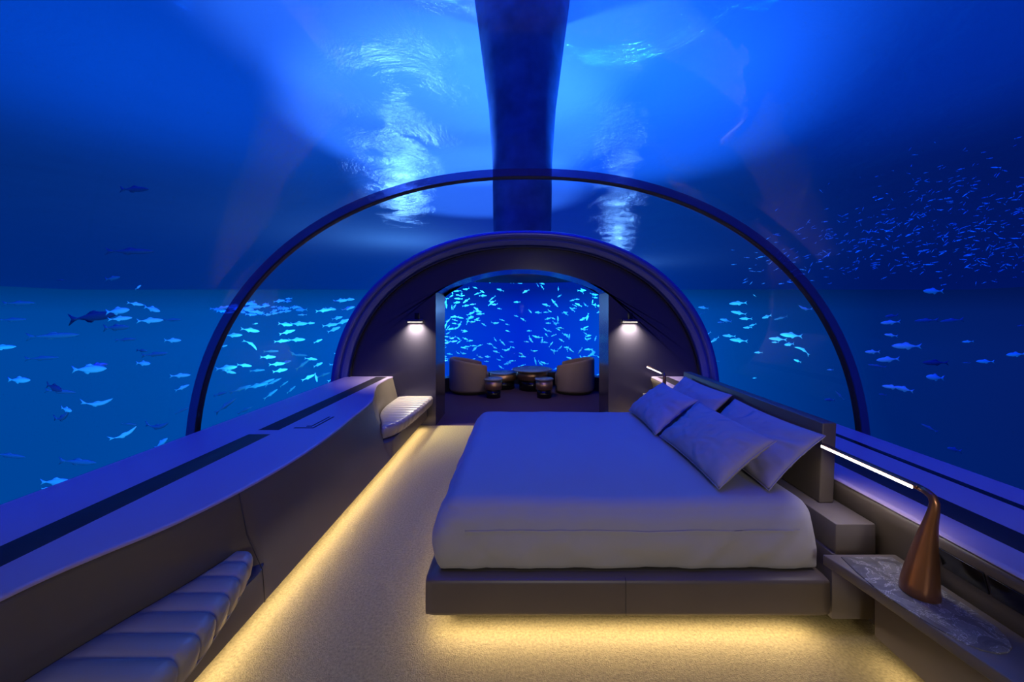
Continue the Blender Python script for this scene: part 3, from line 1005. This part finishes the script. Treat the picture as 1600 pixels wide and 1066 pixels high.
RIGHT_IN = [
    (1099, 481, 16, -8, 'silver'), (1097, 490, 10, 30, 'slate'), (1153, 474, 26, 3, 'silver'), (1154, 489, 23, -12, 'silver'), (1165, 498, 18, 0, 'silver'), (1198, 495, 19, 14, 'silver'), (1220, 497, 21, 15, 'slate'), (1134, 501, 21, -12, 'silver'),
    (1126, 504, 11, 0, 'silver'), (1168, 512, 14, 2, 'silver'), (1176, 508, 13, 18, 'silver'), (1105, 523, 16, 32, 'silver'), (1117, 531, 17, 30, 'silver'), (1139, 525, 19, -3, 'silver'), (1154, 532, 26, -5, 'silver'), (1185, 551, 13, 0, 'silver'),
    (1236, 524, 34, -5, 'silver'), (1215, 530, 25, -4, 'silver'), (1211, 535, 10, 0, 'silver'), (1233, 538, 22, 3, 'silver'), (1254, 547, 24, -32, 'silver', 'down'), (1246, 564, 14, -20, 'silver'), (1258, 482, 24, -14, 'silver', 'up'), (1297, 578, 10, 0, 'silver'),
    (1179, 591, 8, 0, 'silver'), (1296, 625, 26, -6, 'slate'), (1312, 618, 18, -50, 'slate'), (1117, 564, 13, -4, 'slate'), (1179, 462, 6, -40, 'silver'),
]
RIGHT_OUT = [
    (1458, 455, 36, 0, 'silver'), (1393, 494, 32, 3, 'slate'), (1391, 504, 28, 5, 'silver'), (1447, 501, 38, 3, 'slate'), (1487, 501, 38, 5, 'slate'), (1392, 524, 20, -8, 'silver'), (1416, 541, 42, 0, 'silver'), (1363, 550, 25, 0, 'silver'),
    (1387, 562, 35, 4, 'silver'), (1512, 534, 15, 5, 'silver'), (1461, 567, 36, 1, 'dusky'), (1510, 567, 11, 1, 'slate'), (1539, 565, 25, 0, 'silver'), (1587, 554, 30, 3, 'silver'), (1595, 509, 15, 8, 'slate'), (1461, 590, 41, -6, 'silver'),
    (1393, 605, 27, -6, 'silver'), (1412, 608, 32, -14, 'silver'), (1370, 572, 25, -8, 'slate'), (1379, 617, 19, -10, 'slate'), (1452, 669, 29, -27, 'slate'), (1491, 703, 41, -14, 'slate'),
]
TILT = lambda a: 'level' if abs(a) < 8 else ('climbing' if a > 0 else 'sinking')
rnd = random.Random(5)
for key, rows, out in (('A', LEFT_OUT, -1), ('B', LEFT_IN, -1), ('C', RIGHT_IN, 1), ('D', RIGHT_OUT, 1)):
    seen = {}
    rows = sorted(rows, key=lambda r: abs(r[0] - VX))
    for row in rows:
        x, y, L, ang, colr = row[:5]
        bk = row[5] if len(row) > 5 else 'straight'
        size = 'tiny' if L < 14 else 'large' if L > 55 else ''
        head_up = ang if out < 0 else -ang
        cls = (size, colr, TILT(head_up), bk != 'straight')
        seen[cls] = seen.get(cls, 0) + 1
        nth = ORD[seen[cls] - 1]
        Yd = F * 3.05 / abs(x - VX)
        Y = Yd * 1.28 + 0.9 + rnd.uniform(0, 0.5)
        Y += 0.3 * (len(seen) % 3)
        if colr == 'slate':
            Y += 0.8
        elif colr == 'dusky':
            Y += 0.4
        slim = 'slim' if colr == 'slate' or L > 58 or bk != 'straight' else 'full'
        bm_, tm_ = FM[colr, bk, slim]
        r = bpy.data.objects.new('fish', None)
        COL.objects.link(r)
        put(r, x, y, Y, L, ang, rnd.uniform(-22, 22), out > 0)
        words = ' '.join(w for w in (nth, size, TILT(head_up), 'curved' if cls[3] else '', {'silver': 'pale silver', 'slate': 'dim slate', 'dusky': 'dark'}[colr], 'fish out from end arch') if w)
        tag(r, words + ', ' + {'A': 'before rib, bench side', 'B': 'past rib, bench side', 'C': 'past rib, headboard side', 'D': 'before rib, headboard side'}[key], 'fish',
            {'A': 'fish before the rib, bench side', 'B': 'fish beyond the rib, bench side', 'C': 'fish beyond the rib, headboard side', 'D': 'fish before the rib, headboard side'}[key])
        for me, nm in ((bm_, 'body'), (tm_, 'tail_fin')):
            o = bpy.data.objects.new(nm, me)
            COL.objects.link(o)
            o.parent = r

# far band of fish near the horizon on the bench side
for k in range(46):
    x = rnd.triangular(325, 490, 400)
    y = rnd.gauss(482, 6.5)
    o = bpy.data.objects.new('fish', SHOAL['straight' if k % 3 else 'slim'])
    COL.objects.link(o)
    put(o, x, y, 9.6 + 0.09 * k, rnd.uniform(13, 22), rnd.gauss(2, 8), rnd.uniform(-30, 30), rnd.random() < 0.3)
    tag(o, 'small pale fish in the dense far band at the horizon, bench side', 'fish', 'far band of fish, bench side')

# shoal behind the lounge window
for k in range(230):
    while True:
        x, y = rnd.uniform(692, 938), rnd.uniform(436, 592)
        u = (x - 816) / 122
        dens = 0.22 + 0.75 * abs(u) ** 1.3 * (1.0 if y < 540 else 0.6) + 0.25 * math.exp(-((y - 545) / 22) ** 2)
        if rnd.random() < dens:
            break
    cxs, cys = 816, 505
    swirl = math.degrees(math.atan2(-(y - cys), x - cxs)) + 90
    ang = rnd.gauss(0, 14) if rnd.random() < 0.75 else swirl + rnd.gauss(0, 25)
    if u > 0.1 and rnd.random() < 0.35:
        ang = rnd.gauss(-35, 20)
    o = bpy.data.objects.new('shoal_fish', SHOAL[rnd.choice(['straight', 'straight', 'bent', 'slim'])])
    COL.objects.link(o)
    ang = (ang + 90) % 180 - 90
    put(o, x, y, rnd.uniform(10.4, 13.5), rnd.uniform(7, 14), ang, rnd.uniform(-40, 40), rnd.random() < 0.5)
    tag(o, 'pale cyan fish in the swirling shoal behind the lounge window', 'fish', 'shoal behind the lounge window')

# glittering bait fish high on the headboard side
SPECK = fish_mesh('fish', 0, 'silver', slim=0.6, res=(6, 5))


def speck_place(o):
    while True:
        x, y = rnd.uniform(1140, 1640), rnd.uniform(205, 445)
        edge = 262 + 150 * math.exp(-((x - 1140) / 150.0)) - 20 * (x > 1420)
        if y > edge - 40 and rnd.random() < min(1, 0.12 + max(0, (y - edge) / 75)) * (1.0 if y < 425 else 0.35):
            break
    s_ = (VY - y) / F
    Y = min(rnd.uniform(7.0, 11.0), (SZ - 0.5 - HC) / max(s_, 0.02))
    put(o, x, y, Y, rnd.uniform(5, 12), rnd.gauss(12, 20), rnd.uniform(-40, 40), rnd.random() < 0.5)


for k in range(300):
    o = bpy.data.objects.new('bait_fish', SPECK)
    COL.objects.link(o)
    speck_place(o)
    tag(o, 'tiny glittering bait fish in the cloud high above the headboard side', 'bait fish', 'cloud of bait fish, headboard side')
vv, ff = [], []
src_v = [v.co.copy() for v in SPECK.vertices]
src_f = [tuple(p.vertices) for p in SPECK.polygons]
tmp = bpy.data.objects.new('tmp', SPECK)
for k in range(380):
    speck_place(tmp)
    mw = Matrix.LocRotScale(tmp.location, tmp.rotation_euler.to_quaternion(), Vector(tmp.scale) * 0.8)
    b = len(vv)
    vv += [mw @ v for v in src_v]
    ff += [tuple(b + i for i in p) for p in src_f]
bpy.data.objects.remove(tmp)
tag(mesh('bait_fish_cloud', vv, ff, 'silver'), 'rest of the tiny bait fish scattered through the cloud, headboard side', 'bait fish', None, 'stuff')
